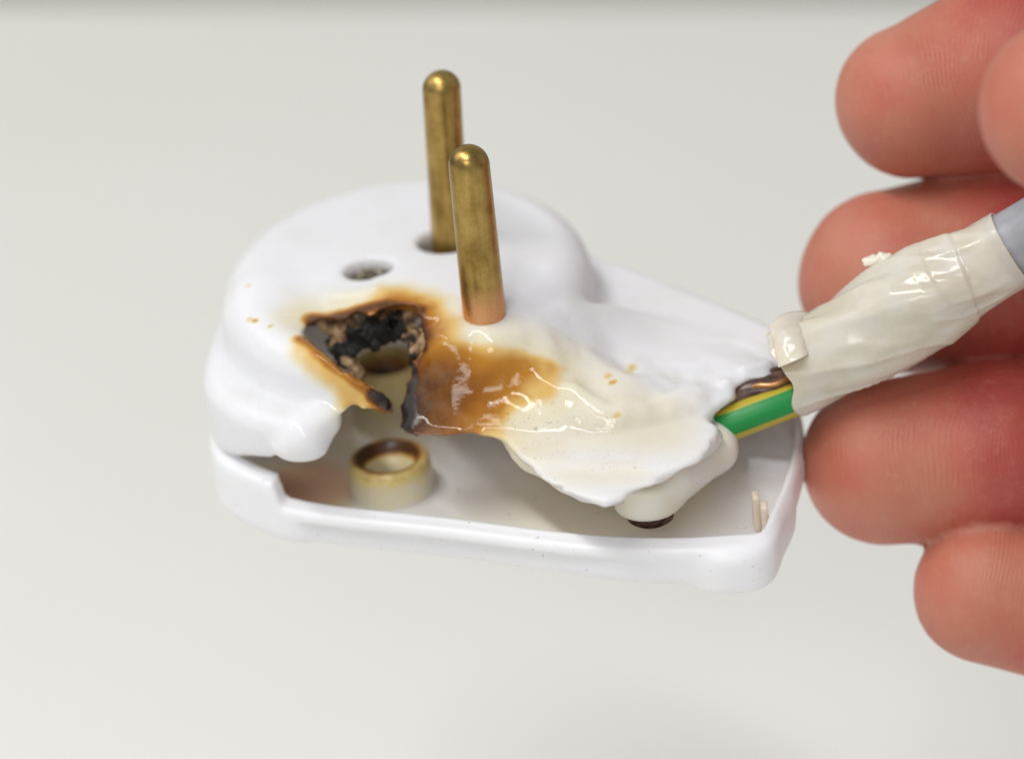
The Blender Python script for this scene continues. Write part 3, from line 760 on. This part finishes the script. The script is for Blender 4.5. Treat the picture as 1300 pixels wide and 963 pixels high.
# crumb of plastic stuck to the tape
c = Q(1113, 333, dep0 - 3); X, Y, Z = grid(c - 3, c + 3, .15)
g = np.minimum(ellipsoid(X, Y, Z, c + np.array([-.5, 0, .2]), (1.1, .6, .45)), np.minimum(ellipsoid(X, Y, Z, c + np.array([.3, 0, -.5]), (.6, .5, 1.3)), ellipsoid(X, Y, Z, c + np.array([.9, 0, .5]), (.7, .5, .35)))) + fbm(X, Y, Z, .8, 3) * .35
v, q = surface_nets(g, c - 3, .15)
build('plastic_crumb', v, q, M_CREAM, tape)
# wires
wp = spline([Q(1040, 494, dep0 - 1), Q(1005, 507, dep0 - 1.4), Q(960, 524, dep0 - 1.6), Q(915, 541, dep0 - .8), Q(872, 556, dep0 + 3), Q(830, 560, dep0 + 9)], 14)
v, f_ = tube(wp, 2.05, 40)
n_ = 40; th = np.tile(np.linspace(0, 2 * math.pi, n_, endpoint=False), len(wp))
sw = np.repeat(np.linspace(0, .5, len(wp)), n_)
# the green band faces the viewer
t_, s_, u_ = frames(wp); vd = RP.T @ -CF
m0 = len(wp) // 3; ph = math.atan2(vd @ u_[m0], vd @ s_[m0])
dlt = np.abs((th - ph + math.pi - sw * .3) % (2 * math.pi) - math.pi)
build('earth_wire', v, f_, M_WIRE, cable, dict(stripe=np.clip(dlt / 2.2, 0, 1)))
wp = spline([Q(1040, 470, dep0 + .5), Q(990, 490, dep0 - .6), Q(955, 497, dep0 - .4), Q(925, 508, dep0 + .8), Q(890, 520, dep0 + 5)], 12)
v, f_ = tube(wp, 1.75, 28); build('brown_wire', v, f_, M_BROWN, cable)
wp = spline([Q(1040, 458, dep0 + 2), Q(990, 480, dep0 + .6), Q(950, 486, dep0 + 1), Q(910, 498, dep0 + 4)], 12)
v, f_ = tube(wp, 1.5, 28); build('brown_wire', v, f_, M_BROWN, cable)
wp = spline([Q(1010, 476, dep0 - 2.2), Q(984, 487, dep0 - 2.6), Q(962, 489, dep0 - 2.2), Q(940, 497, dep0 - .6)], 10)
v, f_ = tube(wp, .32, 12); build('copper_strand', v, f_, M_BRASS, cable, dict(anneal=np.full(len(v), .8)))

# ------------------------------------------------------------------ the hand
D0 = dep0
fing = {
    'index': ([(1158, 128, D0 + 9), (1290, 92, D0 + 12), (1480, -30, D0 + 22), (1760, 80, D0 + 40), (2050, 330, D0 + 46)], [98, 130, 128, 138, 150]),
    'middle': ([(1130, 357, D0 + 14), (1250, 346, D0 + 18), (1450, 330, D0 + 26), (1780, 350, D0 + 40), (2080, 430, D0 + 46)], [117, 138, 134, 138, 150]),
    'ring': ([(1122, 586, D0 + 6), (1260, 572, D0 + 6), (1470, 560, D0 + 12), (1780, 570, D0 + 30), (2080, 560, D0 + 42)], [105, 113, 114, 128, 140]),
    'little': ([(1250, 750, D0 + 3), (1380, 774, D0 + 4), (1540, 770, D0 + 10), (1800, 740, D0 + 26), (2060, 690, D0 + 38)], [91, 100, 102, 112, 125]),
    'thumb': ([(1356, 136, D0 - 34), (1440, 170, D0 - 34), (1640, 330, D0 - 24), (1900, 560, D0 - 4), (2100, 660, D0 + 30)], [114, 130, 136, 160, 190])}
LOh = np.array([41., -70., -45.]); HIh = np.array([150., 62., 62.])
Hh = .8
X, Y, Z = grid(LOh, HIh, Hh)
hand = None; ridge_src = []
for nm, (pts, rads) in fing.items():
    p3 = [Q(*t) for t in pts]; rr = [r_ * t[2] / F_PX for r_, t in zip(rads, pts)]
    d = None
    for k in range(4):
        c_ = capsule(X, Y, Z, p3[k], p3[k + 1], rr[k], rr[k + 1]); d = c_ if d is None else smin(d, c_, 1.2)
    ridge_src.append((p3, rr)); hand = d if hand is None else smin(hand, d, .5)
palm = smin(capsule(X, Y, Z, Q(2060, 330, D0 + 46), Q(2060, 690, D0 + 40), 14, 13), capsule(X, Y, Z, Q(2060, 500, D0 + 40), Q(2450, 700, D0 + 50), 18, 20), 8)
hand = smin(hand, palm, 5)
hand = hand + .10 * fbm(X, Y, Z, .22, 2)
v, q = surface_nets(hand, LOh, Hh); v = relax(v, q, 3)
# close the hand surface finely where it is seen: one midpoint subdivision is left to the renderer's smooth normals
red = np.full(len(v), .35); ridge = np.zeros(len(v)); best = np.full(len(v), 1e9)
for k, (p3, rr) in enumerate(ridge_src):
    tip, nxt = p3[0], p3[1]; ax_ = (nxt - tip) / np.linalg.norm(nxt - tip)
    d = np.minimum(chain(np.array(p3[:3]), v) - rr[1], 99)
    a_ = (v - tip) @ ax_; off = v - tip - a_[:, None] * ax_; rad_ = np.linalg.norm(off, axis=1)
    m_ = d < best; best = np.where(m_, d, best)
    # loops arching round the pad centre
    vdn = RP.T @ -CF; sd_ = np.cross(ax_, vdn); sd_ /= np.linalg.norm(sd_)
    u_ = a_ - 17.; w_ = off @ sd_
    rg_ = np.sqrt(np.where(u_ < 0, u_, u_ * .45) ** 2 + (w_ * 1.0) ** 2 + 1.0) + 1.3 * fbm(v[:, 0], v[:, 1], v[:, 2], .09, 2)
    ridge = np.where(m_, rg_, ridge)
    rd_ = .30 + .55 * sstep(2, 12, a_) - .12 * sstep(16, 30, a_); red = np.where(m_, rd_, red)  # redder behind the tip, deepened as shading put into the skin colour
o = build('hand', v, q, M_SKIN, None, dict(red=red, ridge=ridge))
o['label'] = 'bare hand pinching the taped cable between thumb and fingertips at the right'; o['category'] = 'hand'
